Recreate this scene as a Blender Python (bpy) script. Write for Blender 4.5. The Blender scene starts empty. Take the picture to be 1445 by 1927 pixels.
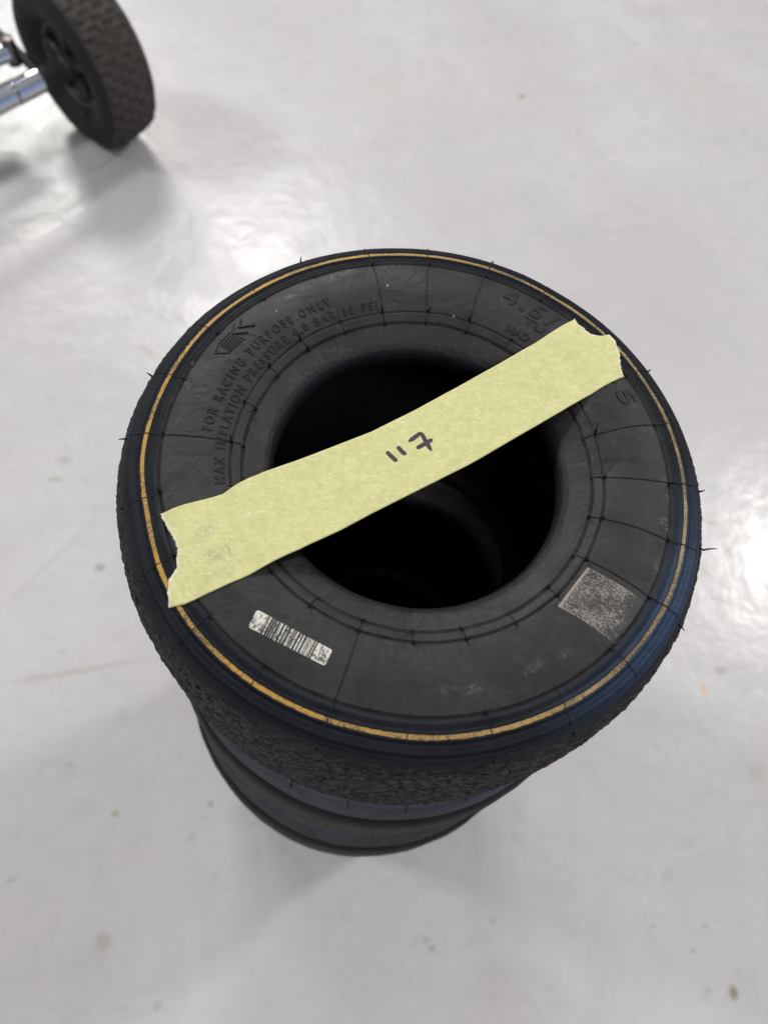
import bpy, bmesh, math, random
from mathutils import Vector, Matrix, noise
from math import sin, cos, pi, radians, hypot, atan2, exp

S = bpy.context.scene
# ------------------------------------------------------------ camera
H = 0.630                                     # height of the stack's painted ring above the floor
cam_d = bpy.data.cameras.new('camera')
cam = bpy.data.objects.new('camera', cam_d)
S.collection.objects.link(cam)
S.camera = cam
Mw = Matrix(((0.995553062, 0.0, -0.0942024483),
             (-0.0404838369, 0.902946224, -0.427842466),
             (0.0850597245, 0.429753553, 0.898930878)))
cam.matrix_world = Matrix.Translation((-0.04551535, -0.15546906, 0.27195536 + H)) @ Mw.to_4x4()
cam_d.sensor_fit = 'HORIZONTAL'
cam_d.sensor_width = 36
cam_d.lens = 36 * 1373.58 / 1445
cam_d.clip_start = 0.01
cam_d.clip_end = 60
cam_d.dof.use_dof = True
cam_d.dof.focus_distance = 0.33
cam_d.dof.aperture_fstop = 10.5
# ------------------------------------------------------------ world and lamps
W = bpy.data.worlds.new('World')
S.world = W
W.use_nodes = True
bg = W.node_tree.nodes['Background']
bg.inputs[0].default_value = (0.93, 0.94, 1.0, 1)
bg.inputs[1].default_value = 0.44
# the room round the stack: pale ceiling above, darker walls, darkest where the photographer stands
_t = W.node_tree
_co = _t.nodes.new('ShaderNodeTexCoord')
_sx = _t.nodes.new('ShaderNodeSeparateXYZ')
_t.links.new(_co.outputs['Generated'], _sx.inputs[0])
_up = _t.nodes.new('ShaderNodeMapRange')
_t.links.new(_sx.outputs[2], _up.inputs[0])
for _k, _v in ((1, 0.0), (2, 0.75), (3, 0.13), (4, 1.0)):
    _up.inputs[_k].default_value = _v
_yy = _t.nodes.new('ShaderNodeMapRange')
_t.links.new(_sx.outputs[1], _yy.inputs[0])
for _k, _v in ((1, -0.9), (2, -0.1), (3, 0.45), (4, 1.0)):
    _yy.inputs[_k].default_value = _v
_mu = _t.nodes.new('ShaderNodeMath')
_mu.operation = 'MULTIPLY'
_t.links.new(_up.outputs[0], _mu.inputs[0])
_t.links.new(_yy.outputs[0], _mu.inputs[1])
_mx = _t.nodes.new('ShaderNodeMix')
_mx.data_type = 'RGBA'
_mx.inputs[6].default_value = (0, 0, 0, 1)
_mx.inputs[7].default_value = (0.93, 0.94, 1.0, 1)
_t.links.new(_mu.outputs[0], _mx.inputs[0])
_t.links.new(_mx.outputs[2], bg.inputs[0])


def lamp(name, loc, target, sx, sy, power, col):
    d = bpy.data.lights.new(name, 'AREA')
    d.shape = 'RECTANGLE'
    d.size = sx
    d.size_y = sy
    d.energy = power
    d.color = col
    o = bpy.data.objects.new(name, d)
    S.collection.objects.link(o)
    o.location = loc
    o.rotation_euler = (Vector(target) - Vector(loc)).to_track_quat('-Z', 'Y').to_euler()
    return o


lamp('ceiling_lamp_back', (-0.40, 3.3, 3.0), (0, 0.3, 0), 0.85, 0.60, 49, (1.0, 0.98, 0.95))
lamp('ceiling_lamp_right', (2.85, 1.40, 3.0), (0, 0, 0.2), 0.36, 0.32, 52, (1.0, 0.96, 0.90))
lamp('ceiling_lamp_left', (-3.0, 1.0, 2.7), (0, 0.4, 0), 0.45, 0.4, 42, (0.95, 0.97, 1.0))
lamp('ceiling_lamp_front', (0.5, -1.8, 3.0), (0, 0, 0.2), 1.4, 0.8, 26, (1.0, 0.97, 0.94))
lamp('garage_window', (-2.1, 4.9, 3.1), (-0.4, 0.6, 0), 1.1, 0.9, 72, (1.0, 1.0, 0.93))
lamp('blue_window', (3.4, -1.0, 1.0), (0, 0, 0.5), 1.6, 0.8, 5, (0.25, 0.5, 1.0))
S.view_settings.view_transform = 'Standard'
S.view_settings.look = 'None'
S.view_settings.exposure = 0.0
S.view_settings.gamma = 1
S.view_settings.use_curve_mapping = False
S.cycles.max_bounces = 6

random.seed(11)


# ------------------------------------------------------------ helpers
def link(o, parent=None):
    S.collection.objects.link(o)
    if parent is not None:
        o.parent = parent
    return o


def tag(o, label=None, cat=None, group=None, kind=None):
    for k, v in (('label', label), ('category', cat), ('group', group), ('kind', kind)):
        if v:
            o[k] = v
    return o


def empty(name, loc=(0, 0, 0), rz=0):
    o = bpy.data.objects.new(name, None)
    o.empty_display_size = 0.05
    o.location = loc
    o.rotation_euler = (0, 0, rz)
    return link(o)


def build(name, verts, faces, mats, parent=None, smooth=True, uvs=None, mi=None):
    me = bpy.data.meshes.new(name)
    me.from_pydata([tuple(v) for v in verts], [], faces)
    for m in (mats if isinstance(mats, (list, tuple)) else [mats]):
        me.materials.append(m)
    if smooth:
        me.polygons.foreach_set('use_smooth', [True] * len(me.polygons))
    if mi:
        me.polygons.foreach_set('material_index', mi)
    if uvs:
        l = me.uv_layers.new(name='UVMap')
        idx = [0] * len(me.loops)
        me.loops.foreach_get('vertex_index', idx)
        flat = []
        for i in idx:
            flat.extend(uvs[i])
        l.data.foreach_set('uv', flat)
    me.update()
    o = bpy.data.objects.new(name, me)
    return link(o, parent)


def frame(d):
    d = Vector(d).normalized()
    a = Vector((0, 0, 1)) if abs(d.z) < 0.9 else Vector((1, 0, 0))
    u = d.cross(a).normalized()
    return u, d.cross(u).normalized()


def tube_data(pts, radii, n=8, cap=True):
    V, F = [], []
    pts = [Vector(p) for p in pts]
    for i, p in enumerate(pts):
        d = pts[min(i + 1, len(pts) - 1)] - pts[max(i - 1, 0)]
        u, v = frame(d)
        r = radii[i] if isinstance(radii, (list, tuple)) else radii
        for k in range(n):
            a = 2 * pi * k / n
            V.append(p + u * (r * cos(a)) + v * (r * sin(a)))
    for i in range(len(pts) - 1):
        for k in range(n):
            F.append((i * n + k, i * n + (k + 1) % n, (i + 1) * n + (k + 1) % n, (i + 1) * n + k))
    if cap:
        F.append(tuple(range(n))[::-1])
        F.append(tuple((len(pts) - 1) * n + k for k in range(n)))
    return V, F


def tube(name, pts, radii, mat, parent=None, n=8):
    V, F = tube_data(pts, radii, n)
    return build(name, V, F, mat, parent)


def merge(lst):
    V, F = [], []
    for v, f in lst:
        b = len(V)
        V += list(v)
        F += [tuple(i + b for i in q) for q in f]
    return V, F


# ------------------------------------------------------------ material helpers
class NT:
    def __init__(s, name):
        s.m = bpy.data.materials.new(name)
        s.m.use_nodes = True
        s.t = s.m.node_tree
        s.b = s.t.nodes['Principled BSDF']
        s.co = s.t.nodes.new('ShaderNodeTexCoord')

    def n(s, typ, ins=None, **kw):
        x = s.t.nodes.new(typ)
        for k, v in kw.items():
            setattr(x, k, v)
        for k, v in (ins or {}).items():
            s.put(x.inputs[k], v)
        return x

    def put(s, inp, v):
        if isinstance(v, bpy.types.NodeSocket):
            s.t.links.new(v, inp)
        elif hasattr(v, 'outputs'):
            s.t.links.new(v.outputs[0], inp)
        else:
            inp.default_value = v

    def math(s, op, a, b=0.0, c=None, clamp=False):
        x = s.t.nodes.new('ShaderNodeMath')
        x.operation = op
        x.use_clamp = clamp
        s.put(x.inputs[0], a)
        s.put(x.inputs[1], b)
        if c is not None:
            s.put(x.inputs[2], c)
        return x.outputs[0]

    def noise(s, vec, scale, detail=3, rough=0.55, dist=0.0):
        x = s.n('ShaderNodeTexNoise', {'Vector': vec, 'Scale': scale, 'Detail': detail, 'Roughness': rough, 'Distortion': dist})
        return x.outputs['Fac']

    def mapr(s, v, a, b, c=0.0, d=1.0):
        x = s.n('ShaderNodeMapRange', {0: v, 1: a, 2: b, 3: c, 4: d})
        return x.outputs[0]

    def mix(s, f, a, b):
        x = s.t.nodes.new('ShaderNodeMix')
        x.data_type = 'RGBA'
        s.put(x.inputs[0], f)
        s.put(x.inputs[6], a)
        s.put(x.inputs[7], b)
        return x.outputs[2]

    def scale(s, vec, sc, rot=(0, 0, 0), loc=(0, 0, 0)):
        x = s.t.nodes.new('ShaderNodeMapping')
        s.put(x.inputs[0], vec)
        x.inputs['Scale'].default_value = sc
        x.inputs['Rotation'].default_value = rot
        x.inputs['Location'].default_value = loc
        return x.outputs[0]

    def blob(s, vec, cx, cy, rx, ry, ang=0.0, soft=0.6, warp=None):
        """1 inside an ellipse on the surface, falling to 0 at its edge"""
        m = s.t.nodes.new('ShaderNodeMapping')
        m.vector_type = 'TEXTURE'
        s.put(m.inputs[0], vec)
        m.inputs['Location'].default_value = (cx, cy, 0)
        m.inputs['Rotation'].default_value = (0, 0, ang)
        m.inputs['Scale'].default_value = (rx, ry, 1000)
        L = s.n('ShaderNodeVectorMath', {0: m.outputs[0]}, operation='LENGTH').outputs['Value']
        if warp is not None:
            L = s.math('ADD', L, warp)
        return s.mapr(L, 1.0, 1.0 - soft)

    def bump(s, h, strength=0.5, dist=0.001, prev=None):
        ins = {'Height': h, 'Strength': strength, 'Distance': dist}
        x = s.n('ShaderNodeBump', ins)
        if prev is not None:
            s.put(x.inputs['Normal'], prev)
        return x.outputs[0]

    def out(s, col=None, rough=None, normal=None, **kw):
        if col is not None:
            s.put(s.b.inputs['Base Color'], col)
        if rough is not None:
            s.put(s.b.inputs['Roughness'], rough)
        if normal is not None:
            s.put(s.b.inputs['Normal'], normal)
        for k, v in kw.items():
            s.put(s.b.inputs[k], v)
        return s.m


def c(r, g, b):
    return (r, g, b, 1)


def simple(name, col, rough, metal=0.0, spec=0.5, nscale=200, var=0.25, bump=0.2, bd=0.0005):
    t = NT(name)
    n = t.noise(t.co.outputs['Object'], nscale, 4)
    col2 = tuple(x * (1 - var) for x in col[:3]) + (1,)
    return t.out(t.mix(n, col2, col), t.mapr(n, 0.3, 0.7, rough * 0.85, min(1, rough * 1.15)),
                 t.bump(n, bump, bd), **{'Metallic': metal, 'Specular IOR Level': spec})


# ---- floor: grey epoxy with stains, specks and scuff lines
def floor_material():
    t = NT('grey_epoxy')
    P = t.co.outputs['Object']
    big = t.noise(P, 2.2, 4, 0.55)
    mid = t.noise(P, 9.0, 5, 0.6, 0.6)
    fine = t.noise(P, 70.0, 3, 0.6)
    col = t.mix(t.mapr(big, 0.35, 0.65), c(0.525, 0.502, 0.510), c(0.582, 0.572, 0.575))
    pk = t.mapr(t.noise(t.scale(P, (1, 1, 1), loc=(3.1, 1.7, 0)), 3.6, 5, 0.6), 0.52, 0.72, 0, 0.55)
    col = t.mix(pk, col, c(0.555, 0.495, 0.49))
    gr = t.mapr(mid, 0.46, 0.72, 0, 0.55)
    col = t.mix(gr, col, c(0.460, 0.450, 0.458))
    cl = t.noise(t.scale(P, (1, 1, 1), loc=(7, 2, 0)), 24.0, 5, 0.65, 1.5)
    col = t.mix(t.mapr(cl, 0.54, 0.72, 0, 0.38), col, c(0.42, 0.40, 0.385))
    sc = t.noise(t.scale(P, (3, 60, 1), (0, 0, 0.7)), 1.0, 4, 0.7, 0.6)
    col = t.mix(t.mapr(sc, 0.62, 0.72, 0, 0.22), col, c(0.40, 0.37, 0.35))
    col = t.mix(t.mapr(fine, 0.45, 0.8, 0, 0.16), col, c(0.48, 0.46, 0.45))
    # random small specks
    vo = t.n('ShaderNodeTexVoronoi', {'Vector': t.scale(P, (1, 1, 0.001)), 'Scale': 13.0, 'Randomness': 1.0})
    rnd = t.n('ShaderNodeSeparateColor', {0: vo.outputs['Color']})
    rad = t.mapr(rnd.outputs[0], 0.35, 1.0, 0.0, 0.080)
    w = t.math('MULTIPLY', t.math('SUBTRACT', t.noise(P, 160, 2), 0.5), 0.05)
    sp = t.math('LESS_THAN', t.math('ADD', vo.outputs['Distance'], w), rad)
    sp = t.math('MULTIPLY', sp, t.mapr(rnd.outputs[1], 0.2, 1.0, 0.10, 0.60))
    col = t.mix(sp, col, c(0.30, 0.27, 0.235))
    vo2 = t.n('ShaderNodeTexVoronoi', {'Vector': t.scale(P, (1, 1, 0.001), loc=(1.3, .7, 0)), 'Scale': 5.5, 'Randomness': 1.0})
    rn2 = t.n('ShaderNodeSeparateColor', {0: vo2.outputs['Color']})
    d2 = t.math('ADD', vo2.outputs['Distance'], t.math('MULTIPLY', t.math('SUBTRACT', t.noise(P, 45, 3), 0.5), 0.11))
    s2 = t.mapr(d2, 0.11, 0.03)
    s2 = t.math('MULTIPLY', s2, t.mapr(rn2.outputs[0], 0.4, 1.0, 0.0, 0.40))
    col = t.mix(s2, col, c(0.36, 0.33, 0.29))
    wob = t.math('MULTIPLY', t.math('SUBTRACT', t.noise(P, 25, 3), 0.5), 0.8)
    for (x, y, rx, ry, a, f, cc) in FLOOR_MARKS:
        col = t.mix(t.math('MULTIPLY', t.blob(P, x, y, rx, ry, a, 0.6, wob), min(0.85, f * (1.5 if rx < 0.03 else 1.1))), col, cc)
    rough = t.mapr(mid, 0.3, 0.7, 0.22, 0.36)
    nrm = t.bump(t.noise(P, 13.0, 4, 0.55), 0.20, 0.012)
    nrm = t.bump(fine, 0.10, 0.002, nrm)
    return t.out(col, rough, nrm, **{'Specular IOR Level': 0.45})


BR = c(0.40, 0.345, 0.29)
GY = c(0.40, 0.40, 0.40)
# (x, y, half length, half width, angle, strength, colour) measured on the floor plane
FLOOR_MARKS = [
    (-0.3800, 0.2049, 0.1296, 0.006, 0.875, 0.16, BR),
    (-0.3276, 0.0621, 0.1132, 0.0055, 0.159, 0.34, BR),
    (0.3546, 1.1658, 0.009, 0.007, 0, 0.55, c(0.34, 0.25, 0.15)),
    (0.5136, 1.2123, 0.008, 0.005, 0, 0.3, GY),
    (0.4096, 0.7995, 0.007, 0.004, 0, 0.3, GY),
    (0.4499, 0.0214, 0.005, 0.01, 0.3, 0.6, c(0.62, 0.42, 0.30)),
    (-0.2654, -0.2225, 0.011, 0.01, 0, 0.4, BR),
    (-0.2671, -0.0993, 0.006, 0.005, 0, 0.5, BR),
    (-0.3203, 0.1950, 0.009, 0.007, 0, 0.45, c(0.30, 0.29, 0.25)),
    (-0.3866, 0.3521, 0.014, 0.01, 0, 0.3, BR),
    (-0.3927, 0.3225, 0.014, 0.006, 0, 0.35, BR),
    (0.4059, -0.3036, 0.007, 0.009, 0, 0.6, c(0.25, 0.22, 0.16)),
    (0.3889, -0.2390, 0.005, 0.004, 0, 0.45, GY),
    (0.0745, -0.2378, 0.006, 0.005, 0, 0.45, GY),
    (0.0797, -0.2460, 0.005, 0.005, 0, 0.4, BR),
    (0.1491, -0.2227, 0.005, 0.005, 0, 0.4, GY),
    (0.3772, -0.3001, 0.004, 0.004, 0, 0.45, GY),
    (0.4154, -0.2834, 0.0045, 0.003, 0, 0.4, GY),
    (0.3282, -0.2362, 0.005, 0.004, 0, 0.4, GY),
    (0.3686, -0.2621, 0.004, 0.004, 0, 0.4, BR),
    (0.4781, 0.0461, 0.012, 0.008, 0, 0.4, BR),
    (0.5311, 0.2140, 0.006, 0.013, 0.5, 0.45, c(0.42, 0.34, 0.28)),
    (0.5180, 0.2566, 0.016, 0.004, 0.0, 0.5, c(0.38, 0.35, 0.32)),
    (-0.2695, 0.0074, 0.01, 0.01, 0, 0.22, GY),
    (-0.3501, 0.0864, 0.007, 0.006, 0, 0.3, GY),
    (-0.1821, -0.1269, 0.006, 0.005, 0, 0.35, GY),
    (-0.3673, -0.1607, 0.008, 0.004, 0.2, 0.45, GY),
    (-0.3243, -0.0456, 0.007, 0.006, 0, 0.35, GY),
    (-0.1688, -0.1072, 0.008, 0.006, 0, 0.2, GY),
    (0.9142, 1.4782, 0.3, 0.1, 0, 0.1, c(0.62, 0.50, 0.52)),
    (0.6949, 1.4740, 0.1, 0.03, 0.1, 0.18, c(0.45, 0.36, 0.38)),
    (-0.3007, -0.0915, 0.022, 0.014, 0, 0.16, GY),
    (-0.2043, -0.2829, 0.006, 0.006, 0, 0.4, GY),
    (-0.2362, -0.2133, 0.014, 0.02, 0, 0.1, GY),
    (0.3915, 0.9337, 0.0034, 0.01, -1.716, 0.2, BR),
    (0.4787, 0.8189, 0.3214, 0.006, 0.296, 0.05, BR),
    (-0.2933, 0.5393, 0.0234, 0.008, -0.649, 0.28, BR),
]


def rubber(name, base, blue=0.0, rough=0.55, dusty=True, streak=False, marks=(), ring_spec=0.17, tint=None):
    t = NT(name)
    P = t.co.outputs['Object']
    big = t.noise(P, 28, 5, 0.6, 0.8)
    fine = t.noise(P, 420, 4, 0.65)
    med = t.noise(P, 120, 5, 0.62, 1.2)
    col = t.mix(t.mapr(big, 0.3, 0.7), c(base * 0.45, base * 0.49, base * 0.58), c(base * 1.45, base * 1.43, base * 1.45))
    if dusty:
        col = t.mix(t.mapr(med, 0.50, 0.74, 0, 0.75), col, c(base * 2.1, base * 2.05, base * 1.95))
        vo = t.n('ShaderNodeTexVoronoi', {'Vector': P, 'Scale': 190.0, 'Randomness': 1.0})
        rc = t.n('ShaderNodeSeparateColor', {0: vo.outputs['Color']})
        sp = t.math('LESS_THAN', vo.outputs['Distance'], t.mapr(rc.outputs[0], 0.93, 1.0, 0.0, 0.13))
        col = t.mix(t.math('MULTIPLY', sp, 0.8), col, c(0.30, 0.29, 0.27))
    scr = t.noise(t.scale(P, (40, 900, 1), (0, 0, 0.6)), 1.0, 3, 0.6)
    for (x, y, rx, ry, a, f, cc) in marks:
        m = t.blob(P, x, y, rx, ry, a, 0.9)
        m = t.math('MULTIPLY', m, t.mapr(t.noise(P, 330, 4, 0.7, 1.5), 0.47, 0.66, 0, f))
        col = t.mix(m, col, cc)
    spec = 0.40
    if blue:
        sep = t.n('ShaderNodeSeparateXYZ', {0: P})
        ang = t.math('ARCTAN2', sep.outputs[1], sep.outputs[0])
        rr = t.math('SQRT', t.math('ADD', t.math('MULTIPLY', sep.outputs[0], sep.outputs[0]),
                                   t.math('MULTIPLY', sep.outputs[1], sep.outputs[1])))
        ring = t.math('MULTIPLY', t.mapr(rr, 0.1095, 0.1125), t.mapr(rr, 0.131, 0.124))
        # blue tint: strongest on the lower right arc, none elsewhere
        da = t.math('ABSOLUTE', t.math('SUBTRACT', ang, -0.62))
        blue_arc = t.math('MULTIPLY', t.mapr(da, 0.65, 0.10), t.mapr(rr, 0.110, 0.117))
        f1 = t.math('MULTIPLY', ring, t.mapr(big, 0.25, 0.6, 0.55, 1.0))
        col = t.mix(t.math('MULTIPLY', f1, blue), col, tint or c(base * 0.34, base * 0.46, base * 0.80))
        bl = t.math('MULTIPLY', t.math('MULTIPLY', ring, blue_arc), t.mapr(med, 0.3, 0.6, 0.6, 1.0))
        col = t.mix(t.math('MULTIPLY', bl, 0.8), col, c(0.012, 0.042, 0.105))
        spec = t.mapr(t.math('SUBTRACT', ring, blue_arc, clamp=True), 0.0, 1.0, 0.40, ring_spec)
        inn = t.math('MULTIPLY', t.mapr(rr, 0.0675, 0.0655), 0.7)
        col = t.mix(inn, col, c(base * 0.3, base * 0.42, base * 0.75))
    nrm = t.bump(fine, 0.25, 0.0006)
    nrm = t.bump(med, 0.32, 0.0018, nrm)
    nrm = t.bump(big, 0.5, 0.003, nrm)
    nrm = t.bump(scr, 0.05, 0.0006, nrm)
    return t.out(col, t.mapr(big, 0.3, 0.7, rough - 0.07, rough + 0.1), nrm, **{'Specular IOR Level': spec})


def tread_material(name, base, worn=0.0):
    t = NT(name)
    U = t.co.outputs['UV']                    # u round the tyre, v across the tread, in metres
    P = t.co.outputs['Object']
    st = t.noise(t.scale(U, (230, 720, 1)), 1.0, 5, 0.66, 1.1)
    st2 = t.noise(t.scale(U, (360, 1150, 1)), 1.0, 4, 0.6, 0.8)
    big = t.noise(P, 22, 4)
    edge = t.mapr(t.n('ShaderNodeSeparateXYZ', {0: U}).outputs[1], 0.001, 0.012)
    k = t.mapr(st, 0.43, 0.57)
    col = t.mix(k, c(base * 0.07, base * 0.07, base * 0.08), c(base * 2.3, base * 2.3, base * 2.25))
    col = t.mix(t.mapr(st2, 0.55, 0.35, 0, 0.7), col, c(base * 0.2, base * 0.2, base * 0.22))
    col = t.mix(t.math('SUBTRACT', 1.0, edge), col, c(base * 0.22, base * 0.23, base * 0.27))  # upper tread edge darkened, its shade put into the colour
    col = t.mix(t.mapr(big, 0.35, 0.7, 0, 0.4), col, c(base * 0.75, base * 0.76, base * 0.8))
    if worn:
        col = t.mix(worn, col, t.mix(big, c(0.060, 0.057, 0.053), c(0.110, 0.106, 0.094)))
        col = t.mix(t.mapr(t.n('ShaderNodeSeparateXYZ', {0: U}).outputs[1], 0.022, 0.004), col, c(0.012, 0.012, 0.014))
    h = t.math('ADD', t.math('MULTIPLY', st, 1.0), t.math('MULTIPLY', st2, 0.45))
    h = t.math('MULTIPLY', h, t.math('ADD', t.math('MULTIPLY', edge, 0.8), 0.2))
    nrm = t.bump(h, 1.0 - 0.75 * worn, 0.0040)
    return t.out(col, 0.8, nrm, **{'Specular IOR Level': 0.10})


M_FLOOR = floor_material()
WH = c(0.17, 0.17, 0.175)
TOPMARKS = [
    (-0.04106, 0.09764, 0.02, 0.0035, 0.45, 0.75, WH),
    (-0.02812, 0.10390, 0.012, 0.003, 0.2, 0.6, WH),
    (-0.05743, 0.08715, 0.009, 0.003, 0.6, 0.5, WH),
    (0.10329, -0.03212, 0.003, 0.005, 0.2, 1, WH),
    (0.10768, -0.01949, 0.003, 0.003, 0.2, 0.8, WH),
    (0.09572, -0.05138, 0.003, 0.006, -0.4, 0.6, WH),
    (0.10675, -0.01039, 0.0025, 0.005, 0.2, 0.5, WH),
    (0.01319, -0.10019, 0.005, 0.003, 0.3, 0.7, c(0.13, 0.125, 0.11)),
    (0.00115, -0.10030, 0.01, 0.0025, 0.1, 0.5, c(0.13, 0.125, 0.11)),
    (0.03639, -0.09350, 0.008, 0.003, 0.5, 0.6, c(0.12, 0.125, 0.10)),
    (0.05022, -0.08720, 0.004, 0.002, 0.5, 0.5, WH),
    (-0.05326, 0.04568, 0.016, 0.006, 0.9, 0.45, c(0.10, 0.095, 0.09)),
    (-0.06688, 0.02552, 0.006, 0.016, -0.2, 0.35, c(0.09, 0.088, 0.085)),
    (-0.03392, 0.06112, 0.016, 0.005, 0.35, 0.45, c(0.10, 0.095, 0.09)),
    (0.00681, 0.07804, 0.02, 0.01, 0, 0.2, c(0.08, 0.08, 0.08)),
    (-0.02410, -0.08582, 0.03, 0.012, -0.1, 0.2, c(0.07, 0.07, 0.068)),
    (-0.03993, -0.06895, 0.02, 0.01, -0.4, 0.2, c(0.07, 0.07, 0.068)),
]
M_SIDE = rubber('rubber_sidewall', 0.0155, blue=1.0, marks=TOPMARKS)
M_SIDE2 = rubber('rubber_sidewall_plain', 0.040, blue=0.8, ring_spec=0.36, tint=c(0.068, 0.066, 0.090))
M_LETTER = rubber('rubber_lettering', 0.0075, dusty=False, rough=0.6)
M_LINE = rubber('rubber_mould_line', 0.004, dusty=False, rough=0.6)
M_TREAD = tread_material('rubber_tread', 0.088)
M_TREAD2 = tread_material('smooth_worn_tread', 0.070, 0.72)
M_LINER = simple('rubber_liner', c(0.012, 0.012, 0.0135), 0.8, spec=0.2)


def paint_material():
    t = NT('yellow_ring_paint')
    P = t.co.outputs['Object']
    n = t.noise(P, 900, 4, 0.7, 0.4)
    n2 = t.noise(P, 30, 3)
    sep = t.n('ShaderNodeSeparateXYZ', {0: P})
    wear = t.math('ADD', n, t.math('MULTIPLY', t.math('SUBTRACT', n2, 0.5), 0.75))
    wear = t.math('ADD', wear, t.mapr(sep.outputs[1], -0.1, 0.12, 0.02, 0.0))
    wear = t.math('ADD', wear, t.mapr(sep.outputs[0], 0.02, 0.12, 0.0, 0.07))
    k = t.mapr(wear, 0.50, 0.66)
    pale = t.mapr(sep.outputs[0], -0.06, 0.10)
    yel = t.mix(pale, c(0.44, 0.25, 0.038), c(0.31, 0.22, 0.105))
    return t.out(t.mix(k, yel, c(0.11, 0.08, 0.035)), 0.6, t.bump(n, 0.3, 0.0003))


M_YEL = paint_material()


# ------------------------------------------------------------ tyre shape
def interp(tab, x):
    if x <= tab[0][0]:
        return tab[0][1]
    for i in range(len(tab) - 1):
        if x <= tab[i + 1][0]:
            x0, y0 = tab[i]
            x1, y1 = tab[i + 1]
            m0 = (y1 - y0) / (x1 - x0) if i == 0 else (y1 - tab[i - 1][1]) / (x1 - tab[i - 1][0])
            m1 = (y1 - y0) / (x1 - x0) if i + 2 >= len(tab) else (tab[i + 2][1] - y0) / (tab[i + 2][0] - x0)
            h = x1 - x0
            t = (x - x0) / h
            return ((2 * t**3 - 3 * t**2 + 1) * y0 + (t**3 - 2 * t**2 + t) * h * m0 + (-2 * t**3 + 3 * t**2) * y1 + (t**3 - t**2) * h * m1)
    return tab[-1][1]


BASE = [(65.6, -9.0), (68, -6.9), (72, -5.0), (76, -3.6), (81, -1.4), (88, 0.6), (96, 1.7), (104, 1.3), (110, 0.2),
        (114, -0.2), (117, -0.3), (120, -1.0), (122.5, -2.1), (125.5, -4.6), (128.8, -10.0)]


def g(x, w):
    return exp(-(x / w) ** 2)


def surf(r):
    """height (mm) of the upper sidewall over the painted ring's plane at radius r (mm)"""
    z = interp(BASE, r)
    z -= 0.75 * g(r - 76.2, 0.40) + 0.75 * g(r - 81.2, 0.42)
    z += 0.45 * (1 / (1 + exp(-(r - 76.9) * 6))) * (1 / (1 + exp((r - 80.6) * 6)))
    z -= 1.0 * g(r - 110.3, 0.60)
    z += 0.35 * g(r - 112.6, 0.5)
    z -= 0.40 * g(r - 114.3, 0.35)
    z += 0.40 * g(r - 115.6, 0.35) + 0.40 * g(r - 118.5, 0.35)
    z -= 0.45 * g(r - 119.6, 0.4)
    z += 0.50 * g(r - 122.8, 0.5)
    z -= 0.40 * g(r - 124.1, 0.5)
    return z


def undul(x, y, seed=0.0):
    """slow unevenness of the soft rubber (mm), x and y in mm"""
    v = noise.noise((x / 38.0, y / 38.0, 3.3 + seed)) * 0.9 + noise.noise((x / 13.0, y / 13.0, 8.1 + seed)) * 0.35
    r = hypot(x, y)
    # puckers running out from the bead ring on the near side
    a = atan2(y, x)
    v += 0.55 * noise.noise((x / 16.0 + y / 40, y / 22.0, 5.5 + seed)) * (1.6 if y < 0 else 0.7)
    v += 0.9 * g(r - 84, 6) * max(0, noise.noise((a * 5.0, 2.2 + seed, 0.4)))
    return v * min(1.0, max(0.0, (r - 66) / 8)) * (1.0 if r < 108 else max(0.25, 1 - (r - 108) / 10))


def wobr(a, seed=0.0):
    """radial unevenness of the shoulder (mm)"""
    d = (a + pi * 0.925 + pi) % (2 * pi) - pi
    return 0.7 * noise.noise((cos(a) * 2.2, sin(a) * 2.2, 5 + seed)) - (1.3 * g(d, 0.16) if seed == 0 else 0)


def top_z(x, y):
    return surf(hypot(x, y)) + undul(x, y)


NSEG = 720


def lathe(name, prof, mat, parent, nseg, fn=None, uvscale=None, close=False):
    V, F, UV = [], [], []
    acc = 0
    L = [0]
    for i in range(1, len(prof)):
        acc += hypot(prof[i][0] - prof[i - 1][0], prof[i][1] - prof[i - 1][1])
        L.append(acc)
    for i, (r, z) in enumerate(prof):
        for k in range(nseg):
            a = 2 * pi * k / nseg - pi
            rr, zz = (r, z) if fn is None else fn(r, z, a, L[i] / acc)
            V.append((rr * cos(a) / 1000, rr * sin(a) / 1000, zz / 1000))
            UV.append((abs(a) * 0.13 if True else 0, L[i] / 1000))
    for i in range(len(prof) - 1):
        for k in range(nseg):
            F.append((i * nseg + k, i * nseg + (k + 1) % nseg, (i + 1) * nseg + (k + 1) % nseg, (i + 1) * nseg + k))
    return build(name, V, F, mat, parent, uvs=UV)


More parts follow.
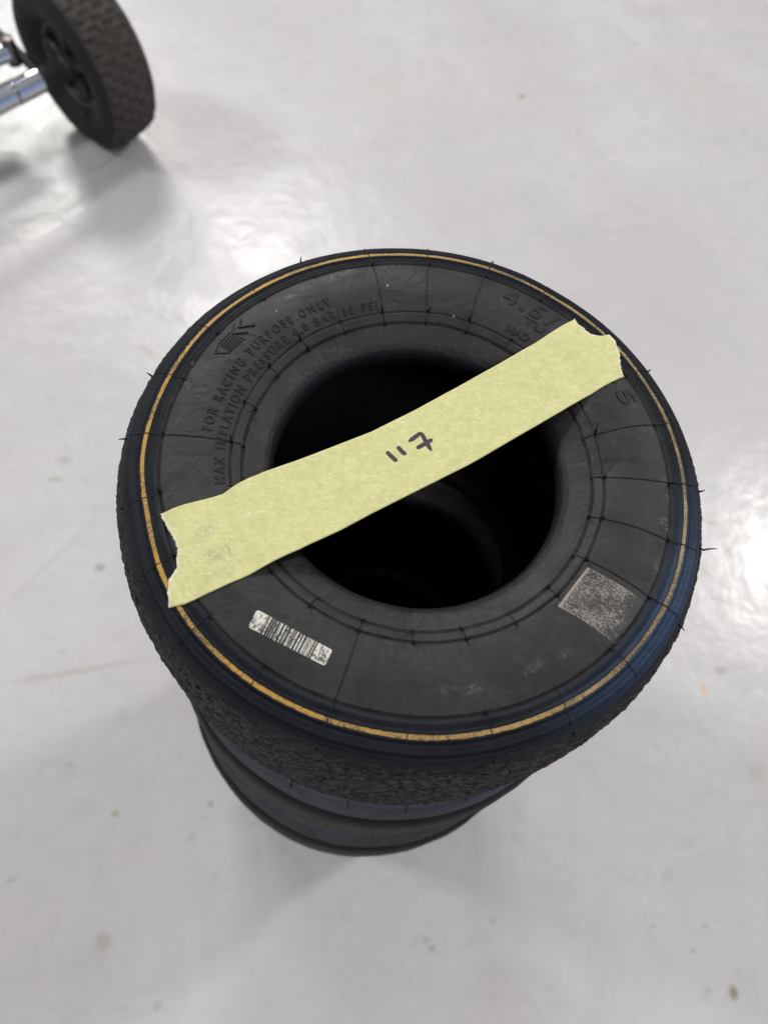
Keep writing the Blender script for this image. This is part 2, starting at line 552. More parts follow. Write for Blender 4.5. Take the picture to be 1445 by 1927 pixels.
def tyre_parts(root, width, nseg, scale_r, mside, mtread, fine=True, seed=0.0):
    """width in mm; local z = 0 is the painted ring's plane, the tyre hangs below it"""
    k = scale_r
    # upper sidewall, from the bead lip to the shoulder edge
    step = 0.22 if fine else 0.6
    pr = [(63.9, -14.0), (64.1, -12.2), (64.5, -10.8)]
    r = 65.6
    er = 125.6 if fine else 128.7
    while r < er:
        pr.append((r, surf(r)))
        r += step
    pr.append((er, surf(er)))

    def side(r, z, a, t):
        x, y = r * cos(a), r * sin(a)
        w = min(1, max(0, (r - 106) / 8))
        rr = r + wobr(a, seed) * w
        if r > 110:
            rr = 110 + (rr - 110) * (1 + (k - 1) * 128.8 / 18.8)
        return rr, z + (undul(x, y, seed) if r > 65.5 else 0)
    top = lathe('sidewall', pr, mside, root, nseg, side)
    # tread, rough and rippled by wear
    tp = [(0, 128.8), (4, 129.9), (9, 131.2), (18, 132.5), (30, 133.3), (45, 133.7), ((width - 20) / 2, 133.8)]
    full = width - 20
    tp = tp + [(full - a, b) for a, b in tp[:-1][::-1]]
    rows = 110 if fine else 40
    pr = []
    for i in range(6):
        q = er + (128.8 - er) * i / 6
        pr.append((q, surf(q)))
    for i in range(rows + 1):
        u = full * i / rows
        pr.append((interp(tp, u), -10.0 - u))

    def tread(r, z, a, t):
        e = min(1, 14 * min(t, 1 - t))
        s = a * 130
        nz = noise.noise((cos(a) * 45, sin(a) * 45, z / 2.6 + seed)) * 0.75 + noise.noise((cos(a) * 110, sin(a) * 110, z / 1.1)) * 0.38
        big = noise.noise((cos(a) * 9, sin(a) * 9, z / 16 + seed)) * 0.5
        grow = (k - 1) * 128.8 * min(1.0, (r - 110) / 18.8)
        up = undul(r * cos(a), r * sin(a), seed) if z > -10 else 0
        if not fine:
            nz *= 0.3
        return r + wobr(a, seed) * (1 - min(1, t * 5)) + (nz + big) * e + grow, z + up + (0.4 * nz * e if z > -20 else 0)
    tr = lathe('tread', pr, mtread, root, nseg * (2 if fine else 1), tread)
    # lower sidewall: mirror of the upper one, coarser
    pr = []
    r = 128.8
    while r > 65.6:
        pr.append((r, -width - interp(BASE, r)))
        r -= 2.0
    pr += [(65.6, -width + 9), (64.5, -width + 10.8), (63.9, -width + 14)]

    def low(r, z, a, t):
        rr = r
        if r > 110:
            rr = 110 + (r - 110) * (1 + (k - 1) * 128.8 / 18.8)
        return rr, z
    lathe('sidewall', pr, mside, root, 180, low)
    # inner liner of the carcass and the two bead undersides
    pr = [(63.9, -14.0), (64.6, -19), (67.5, -20.5), (74, -16), (86, -9), (100, -6), (112, -7), (121, -13), (126, -24), (127.5, -45)]
    pr = pr + [(a, -width - b) for a, b in pr[::-1]]
    lathe('inner_liner', pr, M_LINER, root, 240,
          lambda r, z, a, t: (r + (k - 1) * 128.8 * (1 if r > 100 else 0) + 0.5 * noise.noise((cos(a) * 6, sin(a) * 6, z / 9)), z))
    return top, tr


TOPE = [(-107.45, -27.34), (-97.95, -23.54), (-82.81, -18.45), (-77.65, -14.27), (-71.94, -10.77), (-65.92, -7.98), (-52.77, -2.55), (-20.82, 11.99), (-1.53, 23.24), (18.66, 35.84), (39.84, 49.63), (53.63, 58.86), (80.67, 78.14)]
BOTE = [(-101.04, -66.25), (-95.22, -65.28), (-84.6, -60.51), (-73.76, -55.19), (-60.03, -47.3), (-35.34, -34.97), (-22.14, -27.35), (19.87, -4.61), (26.05, -0.89), (61.09, 21.09), (87.45, 37.47), (98.58, 43.69)]
LEFT_T = [(-107.45, -27.34), (-105.5, -30.62), (-103.53, -34.33), (-101.21, -37.56), (-99.93, -40.75), (-99.1, -43.46), (-99.43, -47.04), (-98.95, -50.59), (-100.71, -53.64), (-101.76, -55.37), (-101.51, -58.4), (-101.96, -60.1), (-101.31, -63.09), (-101.04, -66.25)]
RIGHT_T = [(80.67, 78.14), (81.48, 74.9), (83.83, 73.03), (85.91, 69.54), (89.36, 68.04), (93.08, 68.15), (96.18, 69.2), (98.65, 66.7), (99.16, 62.26), (99.55, 57.24), (98.65, 51.01), (98.58, 43.69)]
COVER = TOPE + RIGHT_T[1:-1] + BOTE[::-1] + LEFT_T[1:-1][::-1]


def covered(x, y):
    """is this point of the sidewall under the tape?"""
    inside = False
    for i in range(len(COVER)):
        (x0, y0), (x1, y1) = COVER[i - 1], COVER[i]
        if (y0 > y) != (y1 > y) and x < x0 + (y - y0) * (x1 - x0) / (y1 - y0):
            inside = not inside
    return inside


SEAM0 = 9.31335724
# seams that carry a full mould line across the sidewall
FULL = {-35.7, -20.7, -5.7, 9.3, 84.3, 69.3, 99.3, -110.7, 174.3}


def seams(root, detailed=True, seed=0, k=1.0):
    rnd = random.Random(5 + seed)
    for i in range(24):
        deg = (SEAM0 + 15 * i + 180) % 360 - 180
        a0 = radians(deg)
        full = any(abs(deg - f) < 1 for f in FULL)
        spans = [(76.0, 124.5)] if full else [(75.8, 82.5), (108.5, 124.5)]
        dat = []
        bow = rnd.uniform(-1, 1) * 0.010
        kink = rnd.uniform(-1, 1) * 0.02
        for r0, r1 in spans:
            pts = []
            n = int((r1 - r0) / 0.8) + 1
            for j in range(n + 1):
                r = r0 + (r1 - r0) * j / n
                t = (r - 76) / 48
                a = a0 + bow * sin(pi * t) + kink * max(0, (r - 110) / 14) * 0.5
                rr = r + wobr(a, seed) * min(1, max(0, (r - 106) / 8))
                if rr > 110:
                    rr = 110 + (rr - 110) * (1 + (k - 1) * 128.8 / 18.8)
                x, y = rr * cos(a), rr * sin(a)
                z = surf(r) + undul(r * cos(a), r * sin(a), seed) + 0.05
                pts.append((x / 1000, y / 1000, z / 1000))
            th = 0.00034 if full else 0.00027
            rad = [th * (0.75 + 0.5 * rnd.random()) for _ in pts]
            dat.append(tube_data(pts, rad, 5))
        for V, F in dat:
            build('mould_line', V, F, M_LINE, root)
        if not detailed:
            continue
        # little rubber hairs left by the mould vents
        for r, ln, lean in ((76.3, 3.6, 0), (81.6, 4.2, 0), (110.0, 4.0, 0.3), (127.0, 2.0, 1.0)):
            if rnd.random() < (0.12 if r < 120 else 0.35):
                continue
            if abs(deg + 20.7) < 1 and r > 120:
                continue
            if covered(r * cos(a0), r * sin(a0)):
                continue
            a = a0 + rnd.uniform(-0.006, 0.006)
            ln *= rnd.uniform(0.45, 1.5)
            rr = r + wobr(a, seed) * min(1, max(0, (r - 106) / 8))
            b = Vector((rr * cos(a), rr * sin(a), surf(min(r, 128.7)) + undul(r * cos(a), r * sin(a), seed) - 0.1))
            out = Vector((cos(a), sin(a), 0))
            tan = Vector((-sin(a), cos(a), 0))
            d = Vector((0, 0, 1)) * (1 - 0.6 * lean) + out * lean + tan * rnd.uniform(-0.45, 0.45)
            d2 = d + tan * rnd.uniform(-0.5, 0.5) + out * rnd.uniform(-0.2, 0.3)
            pts = [b, b + d * ln * 0.5, b + d * ln * 0.5 + d2 * ln * 0.5]
            tube('rubber_hair', [p / 1000 for p in pts], [0.00055, 0.00042, 0.00018], M_LINE, root, 6)
    return root


def drape(name, verts, faces, mat, parent, h0=0.0):
    """verts (x, y, h) in mm laid over the upper sidewall"""
    V = [(x / 1000, y / 1000, (top_z(x, y) + h + h0) / 1000) for x, y, h in verts]
    return build(name, V, faces, mat, parent, smooth=False)


def text_geo(s, size, extrude=0.4, bold=0.0, space=1.0):
    cu = bpy.data.curves.new('text', 'FONT')
    cu.body = s
    cu.size = size
    cu.extrude = extrude
    cu.offset = bold
    cu.resolution_u = 4
    cu.space_character = space
    cu.space_word = 1.0 if space == 1 else 1.25
    o = bpy.data.objects.new('text', cu)
    S.collection.objects.link(o)
    bpy.context.view_layer.update()
    dg = bpy.context.evaluated_depsgraph_get()
    me = bpy.data.meshes.new_from_object(o.evaluated_get(dg))
    V = [v.co.copy() for v in me.vertices]
    F = [tuple(p.vertices) for p in me.polygons]
    bpy.data.objects.remove(o)
    bpy.data.curves.remove(cu)
    bpy.data.meshes.remove(me)
    return V, F


def arc_text(s, size, r_base, a_start, a_end, parent, mat, bold=0.10, ext=0.26, space=1.0):
    """raised letters round the sidewall, reading clockwise, tops outward; angles in degrees"""
    V, F = text_geo(s, size, ext, bold, space)
    x0 = min(v.x for v in V)
    x1 = max(v.x for v in V)
    A = []
    for v in V:
        t = (v.x - x0) / (x1 - x0)
        a = radians(a_start + (a_end - a_start) * t)
        r = r_base + v.y
        A.append((r * cos(a), r * sin(a), v.z))
    return drape('lettering', A, F, mat, parent, 0.12)


# ------------------------------------------------------------ floor
def make_floor():
    V = [(-9, -7, 0), (9, -7, 0), (9, 11, 0), (-9, 11, 0)]
    o = build('floor', V, [(0, 1, 2, 3)], M_FLOOR, smooth=False)
    tag(o, kind='structure')


make_floor()

GROUP = 'racing tyres stacked on one another'
# ------------------------------------------------------------ top tyre
top = empty('racing_tyre', (0, 0, H))
tag(top, 'topmost small racing tyre with yellow ring, barcode label and raised lettering', 'tyre', GROUP)
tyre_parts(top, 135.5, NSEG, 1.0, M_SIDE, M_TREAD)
seams(top)
# the single long hair on the right shoulder
a = radians(-18.8)
pts = [Vector((126.0 * cos(a), 126.0 * sin(a), -5.5)), Vector((127.6 * cos(a - .004), 127.6 * sin(a - .004), -5.4)),
       Vector((129.6 * cos(a + .006), 129.6 * sin(a + .006), -5.6)), Vector((133.4 * cos(a + .018), 133.4 * sin(a + .018), -6.0))]
tube('rubber_hair', [p / 1000 for p in pts], [0.0005, 0.00045, 0.0004, 0.00022], M_LINE, top, 6)

# painted ring
V, F = [], []
n = 1440
for k in range(n):
    a = 2 * pi * k / n
    j0 = 0.10 * noise.noise((cos(a) * 60, sin(a) * 60, 1.0)) + 0.12 * noise.noise((cos(a) * 8, sin(a) * 8, 1.0))
    j1 = 0.22 * noise.noise((cos(a) * 60, sin(a) * 60, 9.0)) + 0.35 * noise.noise((cos(a) * 8, sin(a) * 8, 9.0))
    for m in range(5):
        r = 116.2 + j0 + (1.65 + j1 - j0) * m / 4
        rr = r + wobr(a)
        z = max(surf(r - 0.1), surf(r), surf(r + 0.1)) + undul(r * cos(a), r * sin(a)) + 0.10
        V.append((rr * cos(a) / 1000, rr * sin(a) / 1000, z / 1000))
for k in range(n):
    for m in range(4):
        F.append((k * 5 + m, ((k + 1) % n) * 5 + m, ((k + 1) % n) * 5 + m + 1, k * 5 + m + 1)[::-1])
o = build('painted_ring', V, F, M_YEL, top)

# raised lettering
arc_text('FOR RACING PURPOSE ONLY', 6.1, 90.2, 172.3, 114.6, top, M_LETTER, space=1.5)
arc_text('MAX INFLATION PRESSURE 4,0 BAR/58 PSI', 5.9, 83.5, 188.6, 100.8, top, M_LETTER, space=1.4)
arc_text('4.5', 12.5, 98.2, 63.0, 50.6, top, M_LETTER, 0.4, space=1.3)
arc_text('TU', 5.6, 92.2, 54.3, 47.4, top, M_LETTER)
arc_text('MAD', 5.6, 84.0, 57.3, 49.4, top, M_LETTER)
arc_text('/', 12.0, 98.0, 49.0, 46.6, top, M_LETTER, 0.25)
arc_text('-', 12.0, 99.2, 24.8, 22.9, top, M_LETTER, 0.25)
arc_text('5', 12.0, 98.8, 20.6, 16.2, top, M_LETTER, 0.4)

# emblem: striped arrow with two chevrons, pointing down-left
def bar2(p, q, w, h=0.5):
    p = Vector(p)
    q = Vector(q)
    d = (q - p).normalized()
    m = Vector((-d.y, d.x)) * w / 2
    n = max(2, int((q - p).length / 0.8))
    V, F = [], []
    for i in range(n + 1):
        x = p + (q - p) * i / n
        for s_, z in ((-1, 0), (-0.7, h), (0.7, h), (1, 0)):
            V.append((x.x + m.x * s_, x.y + m.y * s_, z))
    for i in range(n):
        for j in range(3):
            F.append((i * 4 + j, i * 4 + j + 1, (i + 1) * 4 + j + 1, (i + 1) * 4 + j))
    return V, F


dat = [bar2(p, q, 0.75, 0.35) for p, q in [((-89.02, 58.04), (-84.12, 64.52)), ((-87.95, 56.63), (-82.79, 63.83)), ((-86.91, 55.82), (-81.47, 63.13)), ((-85.88, 55.02), (-80.15, 62.44)), ((-84.84, 54.21), (-78.82, 61.75)), ((-83.81, 53.41), (-77.5, 61.06))]]
dat += [bar2(p, q, 0.55, 0.35) for p, q in [((-88.2, 60.46), (-90.36, 52.65)), ((-90.35, 52.5), (-83.3, 52.68))]]
dat += [bar2(p, q, 1.25, 0.6) for p, q in [((-82.89, 63.94), (-82.7, 70.09)), ((-83.13, 63.79), (-75.96, 64.45)), ((-80.41, 67.38), (-79.69, 72.98)), ((-80.65, 67.37), (-72.97, 68.53))]]
V, F = merge(dat)
drape('emblem', V, F, M_LETTER, top, 0.02)


# ---- stickers
def grid_quad(c00, c10, c11, c01, nu, nv, h):
    V, F = [], []
    for i in range(nu + 1):
        for j in range(nv + 1):
            s_, t_ = i / nu, j / nv
            p = [(1 - s_) * (1 - t_) * c00[q] + s_ * (1 - t_) * c10[q] + s_ * t_ * c11[q] + (1 - s_) * t_ * c01[q] for q in (0, 1)]
            V.append((p[0], p[1], h))
    for i in range(nu):
        for j in range(nv):
            F.append((i * (nv + 1) + j, (i + 1) * (nv + 1) + j, (i + 1) * (nv + 1) + j + 1, i * (nv + 1) + j + 1))
    return V, F


def label_material():
    t = NT('label_foil')
    P = t.co.outputs['Object']
    n = t.noise(P, 650, 4, 0.7, 1.5)
    n2 = t.noise(P, 110, 2)
    k = t.mapr(t.math('ADD', n, t.math('MULTIPLY', t.math('SUBTRACT', n2, 0.5), 0.6)), 0.54, 0.62)
    return t.out(t.mix(k, c(0.66, 0.64, 0.58), c(0.07, 0.065, 0.065)), 0.45, t.bump(n, 0.2, 0.0002))


M_LABEL = label_material()
M_INK = simple('black_ink', c(0.010, 0.010, 0.011), 0.5, nscale=800, var=0.4)
LC = [(-67.41, -68.16), (-38.86, -84.33), (-41.88, -90.3), (-70.55, -75.01)]


def lab(u, v):
    """u along the label 0..1 from its left end in view, v across"""
    return tuple((1 - u) * (1 - v) * LC[0][q] + u * (1 - v) * LC[1][q] + u * v * LC[2][q] + (1 - u) * v * LC[3][q] for q in (0, 1))


LL = hypot(LC[1][0] - LC[0][0], LC[1][1] - LC[0][1])
LH = hypot(LC[3][0] - LC[0][0], LC[3][1] - LC[0][1])
NU, NV = 60, 14
V, F = [], []
cr = 0.85
for i in range(NU + 1):
    x = LL * i / NU
    ins = 0.0
    e = min(x, LL - x)
    if e < cr:
        ins = cr - math.sqrt(max(0, cr * cr - (cr - e) ** 2))
    for j in range(NV + 1):
        v = (ins + (LH - 2 * ins) * j / NV) / LH
        p = lab(i / NU, v)
        V.append((p[0], p[1], 0.16))
for i in range(NU):
    for j in range(NV):
        F.append((i * (NV + 1) + j, i * (NV + 1) + j + 1, (i + 1) * (NV + 1) + j + 1, (i + 1) * (NV + 1) + j))
label_o = drape('barcode_label', V, F, M_LABEL, top)
label_o['label'] = 'white foil barcode label'
rb = random.Random(3)
dat = []
u = 0.155
while u < 0.80:
    w = rb.choice((0.005, 0.007, 0.012, 0.018, 0.024))
    a0_, b0_, c0_, d0_ = lab(u, 0.0), lab(u + w, 0.0), lab(u + w, 1.0), lab(u, 1.0)
    dat.append(grid_quad(a0_, b0_, c0_, d0_, 1, 14, 0.26))
    u += w + rb.choice((0.007, 0.009, 0.012, 0.020))
V, F = merge(dat)
drape('barcode', V, F, M_INK, label_o)
dat = []
for li, s_ in enumerate(('H89', '963', '170')):
    tv, tf = text_geo(s_, 2.35, 0.02, 0.0)
    # upside down as seen from above: x runs back along the label, y down across it
    V = []
    for v in tv:
        uu = 0.975 - (v.x + (0.0 if li < 2 else 0.2)) / LL
        vv = 0.69 - li * 0.285 + v.y / LH
        p = lab(uu, vv)
        V.append((p[0], p[1], v.z + 0.30))
    dat.append((V, tf))
V, F = merge(dat)
drape('lettering', V, F, M_INK, label_o)


def worn_label_material():
    t = NT('worn_foil')
    U = t.co.outputs['UV']
    n = t.noise(t.scale(U, (1, 1, 1)), 30, 4, 0.7, 1.2)
    n2 = t.noise(U, 2.6, 3, 0.6, 0.5)
    n3 = t.noise(t.scale(U, (26, 60, 1), (0, 0, 0.5)), 1.0, 4, 0.7, 1.2)
    sep = t.n('ShaderNodeSeparateXYZ', {0: U})
    e = t.mapr(sep.outputs[0], 0.0, 0.05, 0.30, 0.0)
    e2 = t.mapr(t.math('ABSOLUTE', t.math('SUBTRACT', sep.outputs[1], 0.5)), 0.46, 0.5, 0.0, 0.05)
    out = t.mapr(sep.outputs[0], 0.72, 1.0, 0.0, -0.10)
    k = t.math('ADD', t.math('ADD', t.math('MULTIPLY', n, 0.7), t.math('MULTIPLY', n3, 0.3)), t.math('ADD', e, e2))
    k = t.math('ADD', k, t.math('ADD', out, t.math('MULTIPLY', t.math('SUBTRACT', n2, 0.5), 0.32)))
    foil = t.mix(t.noise(U, 5, 3), c(0.22, 0.185, 0.15), c(0.33, 0.30, 0.265))
    col = t.mix(t.mapr(k, 0.50, 0.54), c(0.030, 0.030, 0.033), foil)
    return t.out(col, 0.5, t.bump(k, 0.5, 0.0008), **{'Specular IOR Level': 0.5})


QC = [(65.91, -51.15), (86.55, -66.41), (71.8, -84.03), (50.76, -67.74)]
V, F = grid_quad(QC[0], QC[1], QC[2], QC[3], 26, 22, 0.14)
UVq = [(i / 26, j / 22) for i in range(27) for j in range(23)]
Vw = [(x / 1000, y / 1000, (top_z(x, y) + h) / 1000) for x, y, h in V]
F = [f[::-1] for f in F]
o = build('worn_label', Vw, F, worn_label_material(), top, uvs=UVq)
o['label'] = 'square worn silver-brown label, print rubbed away'

# ------------------------------------------------------------ lower tyres
second = empty('racing_tyre', (0.0, -0.0105, H - 0.1372), radians(-8))
tag(second, 'second racing tyre from the top, narrow with bare dusty shoulder, just under the taped one', 'tyre', GROUP)
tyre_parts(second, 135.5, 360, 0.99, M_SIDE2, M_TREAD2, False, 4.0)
seams(second, False, 4)
third = empty('racing_tyre', (-0.0030, -0.0165, H - 0.1372 * 2), radians(4))
tag(third, 'third racing tyre from the top, wider, only its dark lower edge showing', 'tyre', GROUP)
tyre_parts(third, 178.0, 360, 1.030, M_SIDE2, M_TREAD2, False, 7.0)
seams(third, False, 7, 1.027)
zb = H - 0.1372 * 2 - 0.1797
fourth = empty('racing_tyre', (-0.003, -0.004, zb), radians(17))
tag(fourth, 'bottom racing tyre of the stack, standing on the floor', 'tyre', GROUP)
w4 = zb * 1000 - 1.7
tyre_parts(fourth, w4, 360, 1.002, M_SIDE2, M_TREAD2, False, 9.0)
seams(fourth, False, 9, 1.002)


# ------------------------------------------------------------ masking tape
def tape_material():
    t = NT('masking_tape_paper')
    P = t.co.outputs['Object']
    n = t.noise(t.scale(P, (1, 1, 1), (0, 0, 0.5)), 330, 5, 0.7, 0.5)
    n2 = t.noise(P, 60, 4, 0.6, 0.8)
    fib = t.noise(t.scale(P, (240, 900, 200), (0, 0, -0.5)), 1.0, 4, 0.65, 0.6)
    col = t.mix(t.mapr(n, 0.36, 0.62), c(0.56, 0.545, 0.245), c(0.67, 0.655, 0.325))
    col = t.mix(t.mapr(n2, 0.35, 0.7, 0, 0.45), col, c(0.58, 0.56, 0.255))
    col = t.mix(t.mapr(fib, 0.56, 0.70, 0, 0.60), col, c(0.80, 0.79, 0.52))
    for (x, y, rx, ry, a, f, cc) in TAPE_SMUDGES:
        m = t.math('MULTIPLY', t.blob(P, x, y, rx, ry, a, 0.9), t.mapr(t.noise(P, 420, 4, 0.7, 1.0), 0.42, 0.64, 0, f))
        col = t.mix(m, col, cc)
    U = t.n('ShaderNodeSeparateXYZ', {0: t.co.outputs['UV']}).outputs[0]
    en = t.math('MINIMUM', U, t.math('SUBTRACT', 1.0, U))
    en = t.math('ADD', en, t.math('MULTIPLY', t.math('SUBTRACT', t.noise(P, 900, 3), 0.5), 0.008))
    col = t.mix(t.mapr(en, 0.0055, 0.0015, 0, 0.85), col, c(0.84, 0.82, 0.62))
    h = t.math('ADD', n, t.math('MULTIPLY', fib, 0.6))
    cre = t.noise(t.scale(t.scale(P, (1, 1, 1), (0, 0, -0.506)), (1300, 160, 1)), 1.0, 3, 0.6)
    nb = t.bump(cre, 0.35, 0.0005, t.bump(h, 0.30, 0.0007))
    return t.out(col, 0.62, nb, **{'Specular IOR Level': 0.3})


SM = c(0.22, 0.24, 0.19)
TAPE_SMUDGES = [
    (-0.08860, -0.03483, 0.006, 0.0035, 0.5, 0.8, SM),
    (-0.08445, -0.04557, 0.009, 0.006, 0.4, 0.6, SM),
    (-0.07896, -0.04448, 0.004, 0.01, 0.1, 0.5, SM),
    (-0.08096, -0.05337, 0.01, 0.004, 0.3, 0.45, SM),
]
def resample(poly, n):
    L = [0]
    for i in range(1, len(poly)):
        L.append(L[-1] + hypot(poly[i][0] - poly[i - 1][0], poly[i][1] - poly[i - 1][1]))
    out, j = [], 0
    for k in range(n + 1):
        s_ = L[-1] * k / n
        while j < len(L) - 2 and L[j + 1] < s_:
            j += 1
        t = (s_ - L[j]) / max(1e-9, L[j + 1] - L[j])
        out.append((poly[j][0] + (poly[j + 1][0] - poly[j][0]) * t, poly[j][1] + (poly[j + 1][1] - poly[j][1]) * t))
    return out


def tape_z(x, y):
    r = hypot(x, y)
    zs = surf(min(r, 128.7)) + undul(x, y)
    zs = max(zs, interp(BASE, min(r, 128.7)) + undul(x, y)) + 0.46
    span = 1.7 + 0.35 * noise.noise((x / 30, y / 30, 4.4))
    t = min(1, max(0, (r - 80) / 14))
    t = t * t * (3 - 2 * t)
    crease = -0.35 * g((x * 0.875 + y * 0.484) + 66, 2.0) + 0.25 * g((x * 0.875 + y * 0.484) - 74, 2.5)
    return span * (1 - t) + zs * t + crease + 0.07 * noise.noise((x / 5, y / 5, 1.7))


NUt, NVt = 260, 56
te, be = resample(TOPE, NUt), resample(BOTE, NUt)
le, re_ = resample(LEFT_T, NVt), resample(RIGHT_T, NVt)
rt = random.Random(8)
V, F = [], []
jl = [(noise.noise((j * 0.55, 1.0, 0)) * 0.55 + rt.uniform(-.22, .22)) for j in range(NVt + 1)]
jr = [(noise.noise((j * 0.55, 7.0, 0)) * 0.45 + rt.uniform(-.18, .18)) for j in range(NVt + 1)]
ex0 = Vector((te[-1][0] - te[0][0], te[-1][1] - te[0][1])).normalized()
for i in range(NUt + 1):
    s_ = i / NUt
    for j in range(NVt + 1):
        t_ = j / NVt
        # Coons patch between the two straight edges and the two torn ends
        p = []
        for q in (0, 1):
            ruled_v = (1 - t_) * te[i][q] + t_ * be[i][q]
            ruled_u = (1 - s_) * le[j][q] + s_ * re_[j][q]
            bil = ((1 - s_) * (1 - t_) * te[0][q] + s_ * (1 - t_) * te[-1][q] + s_ * t_ * be[-1][q] + (1 - s_) * t_ * be[0][q])
            p.append(ruled_v + ruled_u - bil)
        fray = (jl[j] * max(0, 1 - s_ * 40)) + (jr[j] * max(0, 1 - (1 - s_) * 40))
        x, y = p[0] + ex0.x * fray, p[1] + ex0.y * fray
        V.append((x / 1000, y / 1000, tape_z(x, y) / 1000))
for i in range(NUt):
    for j in range(NVt):
        F.append((i * (NVt + 1) + j, i * (NVt + 1) + j + 1, (i + 1) * (NVt + 1) + j + 1, (i + 1) * (NVt + 1) + j))
tape = build('masking_tape', V, F, tape_material(), uvs=[(i / NUt, j / NVt) for i in range(NUt + 1) for j in range(NVt + 1)])
tape.location = (0, 0, H)
md = tape.modifiers.new('thickness', 'SOLIDIFY')
md.thickness = 0.00014
md.offset = -1
tag(tape, 'strip of pale yellow masking tape with torn ends across the top tyre, marked 117', 'masking tape')


# handwriting in marker
def marker_material():
    t = NT('marker_ink')
    P = t.co.outputs['Object']
    n = t.noise(P, 1500, 3, 0.7, 1.0)
    return t.out(t.mix(t.mapr(n, 0.54, 0.72), c(0.028, 0.021, 0.030), c(0.22, 0.19, 0.20)), 0.5)


def stroke(pts, w):
    pts = resample(pts, 26)
    V, F = [], []
    for i, p in enumerate(pts):
        a_, b_ = pts[max(0, i - 1)], pts[min(len(pts) - 1, i + 1)]
        d = Vector((b_[0] - a_[0], b_[1] - a_[1])).normalized()
        m = Vector((-d.y, d.x))
        t = i / (len(pts) - 1)
        e = min(t, 1 - t) * len(pts) / 3.0
        ww = w / 2 * (math.sqrt(max(0.2, min(1, e))) + 0.10 * noise.noise((i * 0.9, p[0], p[1])))
        for s_ in (-1, -.5, 0, .5, 1):
            j = 0.05 * noise.noise((i * 1.7, s_ * 3, p[0]))
            x, y = p[0] + m.x * ww * (s_ + j), p[1] + m.y * ww * (s_ + j)
            V.append((x / 1000, y / 1000, (tape_z(x, y) + 0.05) / 1000))
    for i in range(len(pts) - 1):
        for j in range(4):
            F.append((i * 5 + j, (i + 1) * 5 + j, (i + 1) * 5 + j + 1, i * 5 + j + 1))
    return V, F


dat = [stroke(p, 2.0) for p in [[(-14.97, 2.01), (-12.92, -0.44), (-10.63, -2.87)], [(-10.14, 4.54), (-8.48, 2.21), (-6.66, 0.34)], [(-5.16, 6.89), (-2.73, 8.75), (0.12, 11.12), (1.0, 10.59), (2.32, 7.03), (4.58, 2.39)], [(-1.89, 3.5), (0.91, 5.24), (5.5, 8.25)]]]
V, F = merge(dat)
for i, v in enumerate(V):      # strokes crossing one another sit a hair apart
    pass
o = build('handwriting', V, F, marker_material(), tape, smooth=False)
o['label'] = 'number 117 in dark marker'

# ------------------------------------------------------------ hand truck at the top left
AX = radians(44)
RW = 0.1295
WN = Vector((-0.4380, 0.9835, RW))
ux = Vector((cos(AX), sin(AX), 0))
uy = Vector((-sin(AX), cos(AX), 0))
truck = empty('hand_truck', (WN.x, WN.y, 0))
tag(truck, 'chrome hand truck partly in frame with one chunky black wheel on its axle', 'hand truck')
M_TW = simple('dusty_tyre_rubber', c(0.088, 0.079, 0.073), 0.85, spec=0.2, nscale=70, var=0.45, bump=0.5, bd=0.002)
M_TS = simple('black_tyre_rubber', c(0.022, 0.021, 0.023), 0.7, spec=0.3, nscale=60, var=0.4)
M_RIM = simple('dark_rim_plastic', c(0.050, 0.045, 0.046), 0.5, spec=0.4, nscale=50)
M_CHROME = simple('chrome', c(0.62, 0.64, 0.67), 0.10, 1.0, nscale=40, var=0.1, bump=0.05)
M_STEEL = simple('tarnished_steel', c(0.20, 0.18, 0.17), 0.35, 1.0, nscale=60, var=0.4)


def wpt(off, r, th):
    """point of the wheel relative to the truck's base"""
    return ux * off + uy * (r * cos(th)) + Vector((0, 0, RW + r * sin(th)))


def wlathe(name, prof, mat, parent, n=160, fn=None):
    V, F = [], []
    for i, (off, r) in enumerate(prof):
        for k in range(n):
            th = 2 * pi * k / n
            o_, r_ = (off, r) if fn is None else fn(off, r, th, i)
            V.append(wpt(o_, r_, th))
    for i in range(len(prof) - 1):
        for k in range(n):
            F.append((i * n + k, i * n + (k + 1) % n, (i + 1) * n + (k + 1) % n, (i + 1) * n + k))
    return build(name, V, F, mat, parent)


WW = 0.082
wheel_prof = [(0.010, 0.058), (0.004, 0.064), (-0.003, 0.074), (-0.007, 0.085), (-0.0085, 0.097), (-0.006, 0.108), (0.0005, 0.1165)]
nk = 26
tprof = []
for i in range(nk + 1):
    s_ = i / nk
    tprof.append((0.0005 + (WW - 0.001) * s_, 0.1165 + 0.0065 * (1 - (2 * s_ - 1) ** 2)))


def knob(off, r, th, i):
    s_ = (off - 0.0005) / WW
    ph = th * 34 / (2 * pi)
    row = int(s_ * 5.999)
    ph2 = (ph + 0.5 * (row % 2) + 0.16 * noise.noise((th * 9, row * 3.1, 2))) % 1.0
    fr = (s_ * 6) % 1.0
    up = 1 if (0.16 < ph2 < 0.86 and 0.10 < fr < 0.92) else 0
    wear = 0.6 + 0.8 * noise.noise((int(th * 5.4) * 1.7, row * 2.3, 1.0)) ** 2 + 0.4 * noise.noise((th * 12, off * 60, 4))
    return off, r + 0.0058 * up * wear + 0.0014 * noise.noise((th * 30, off * 160, 0))


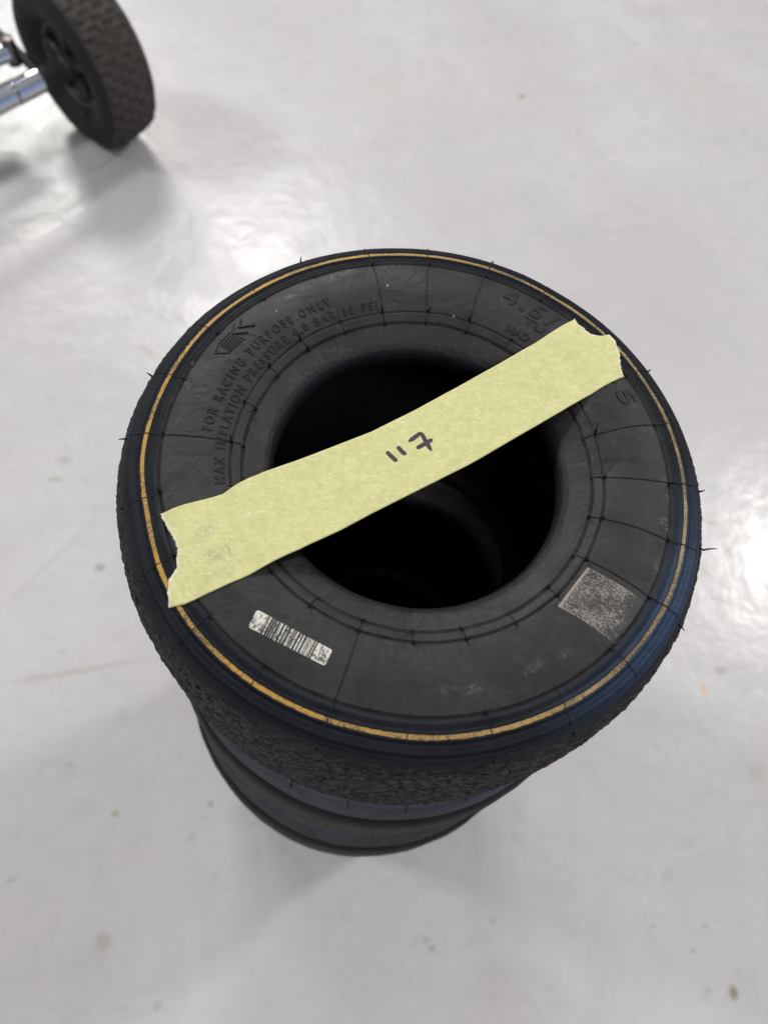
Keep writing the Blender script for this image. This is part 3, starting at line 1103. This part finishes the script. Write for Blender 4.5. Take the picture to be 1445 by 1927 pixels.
wheel = wlathe('wheel', [(0.020, 0.030), (0.020, 0.052), (0.012, 0.0575), (0.010, 0.0585), (0.014, 0.055), (0.030, 0.050), (0.052, 0.050), (0.066, 0.0565), (0.070, 0.0585), (0.062, 0.052), (0.060, 0.030)], M_RIM, truck)
tyre = wlathe('tyre', wheel_prof, M_TS, wheel, 200)
trd = wlathe('tread', tprof, M_TW, wheel, 680, knob)
wlathe('tyre_far_side', [(WW - a_, b_) for a_, b_ in wheel_prof][::-1], M_TS, wheel, 120)
# hub and rim ribs
wlathe('hub', [(-0.006, 0.0), (-0.006, 0.016), (0.004, 0.0175), (0.020, 0.0185), (0.060, 0.0185), (0.078, 0.016), (0.078, 0.0)], M_RIM, wheel, 40)
dat = []
for k in range(5):
    th = 2 * pi * k / 5 + 0.3
    a_, b_ = wpt(0.014, 0.017, th), wpt(0.014, 0.054, th)
    V, F = tube_data([a_, b_], [0.0065, 0.0055], 8)
    dat.append((V, F))
V, F = merge(dat)
build('spokes', V, F, M_RIM, wheel)
V, F = [], []
disc = wlathe('rim_disc', [(0.022, 0.017), (0.021, 0.034), (0.020, 0.053)], M_RIM, wheel, 60)
torus = []
for k in range(65):
    th = 2 * pi * k / 64
    torus.append(wpt(0.0105, 0.0590, th))
tube('rim_lip', torus, 0.0022, simple('worn_rim_edge', c(0.12, 0.112, 0.110), 0.45), wheel, 8)
# axle, collar and dark sleeve at the hub
axd = Vector((-cos(radians(46.06)), -sin(radians(46.06)), 0))


def ap(d, z=0.0):
    return axd * d + Vector((0, 0, RW + z))


def rod(name, p, q, r, mat, parent, n=32):
    """straight round bar with crisp ends"""
    p, q = Vector(p), Vector(q)
    d = (q - p).normalized()
    e = 0.0006
    return tube(name, [p, p, p + d * e, p + d * 2 * e, q - d * 2 * e, q - d * e, q, q], [r * 0.93, r * 0.93, r, r, r, r, r * 0.93, r * 0.93], mat, parent, n)


rod('axle_sleeve', ap(-0.004), ap(0.046), 0.0165, M_RIM, truck)
rod('collar', ap(0.044), ap(0.090), 0.0176, M_CHROME, truck)
rod('axle', ap(0.092), ap(0.56), 0.0168, M_CHROME, truck)
rod('axle_core', ap(0.080), ap(0.100), 0.0160, M_RIM, truck)
# brace running up from the axle to a cross rail of the frame
b0 = ap(0.040) + Vector((0, 0, 0.008))
rod('brace', b0, Vector((-0.0900, 0.0136, 0.1750)), 0.0078, M_STEEL, truck, 20)
rod('cross_rail', Vector((-0.0673, -0.0230, 0.1650)), Vector((-0.1708, -0.1169, 0.1650)), 0.0125, M_CHROME, truck)
V = []
tp0 = Vector((-0.1981, -0.0210, 0.1000))  # plate added out of frame to cast a shadow on the floor
for sx_, sy_ in ((-1, -1), (1, -1), (1, 1), (-1, 1)):
    for dz_ in (-0.003, 0.003):
        V.append(tp0 + ux * (0.10 * sx_) + uy * (0.055 * sy_) + Vector((0, 0, dz_)))
build('shadow_plate', V, [(0, 2, 4, 6), (1, 7, 5, 3), (0, 1, 3, 2), (2, 3, 5, 4), (4, 5, 7, 6), (6, 7, 1, 0)], M_STEEL, truck, smooth=False)
rod('bracket', Vector((-0.0673, -0.0230, 0.1650)) + Vector((0.004, 0.004, -0.020)), Vector((-0.0673, -0.0230, 0.1650)) + Vector((0.004, 0.004, 0.020)), 0.0100, M_STEEL, truck)
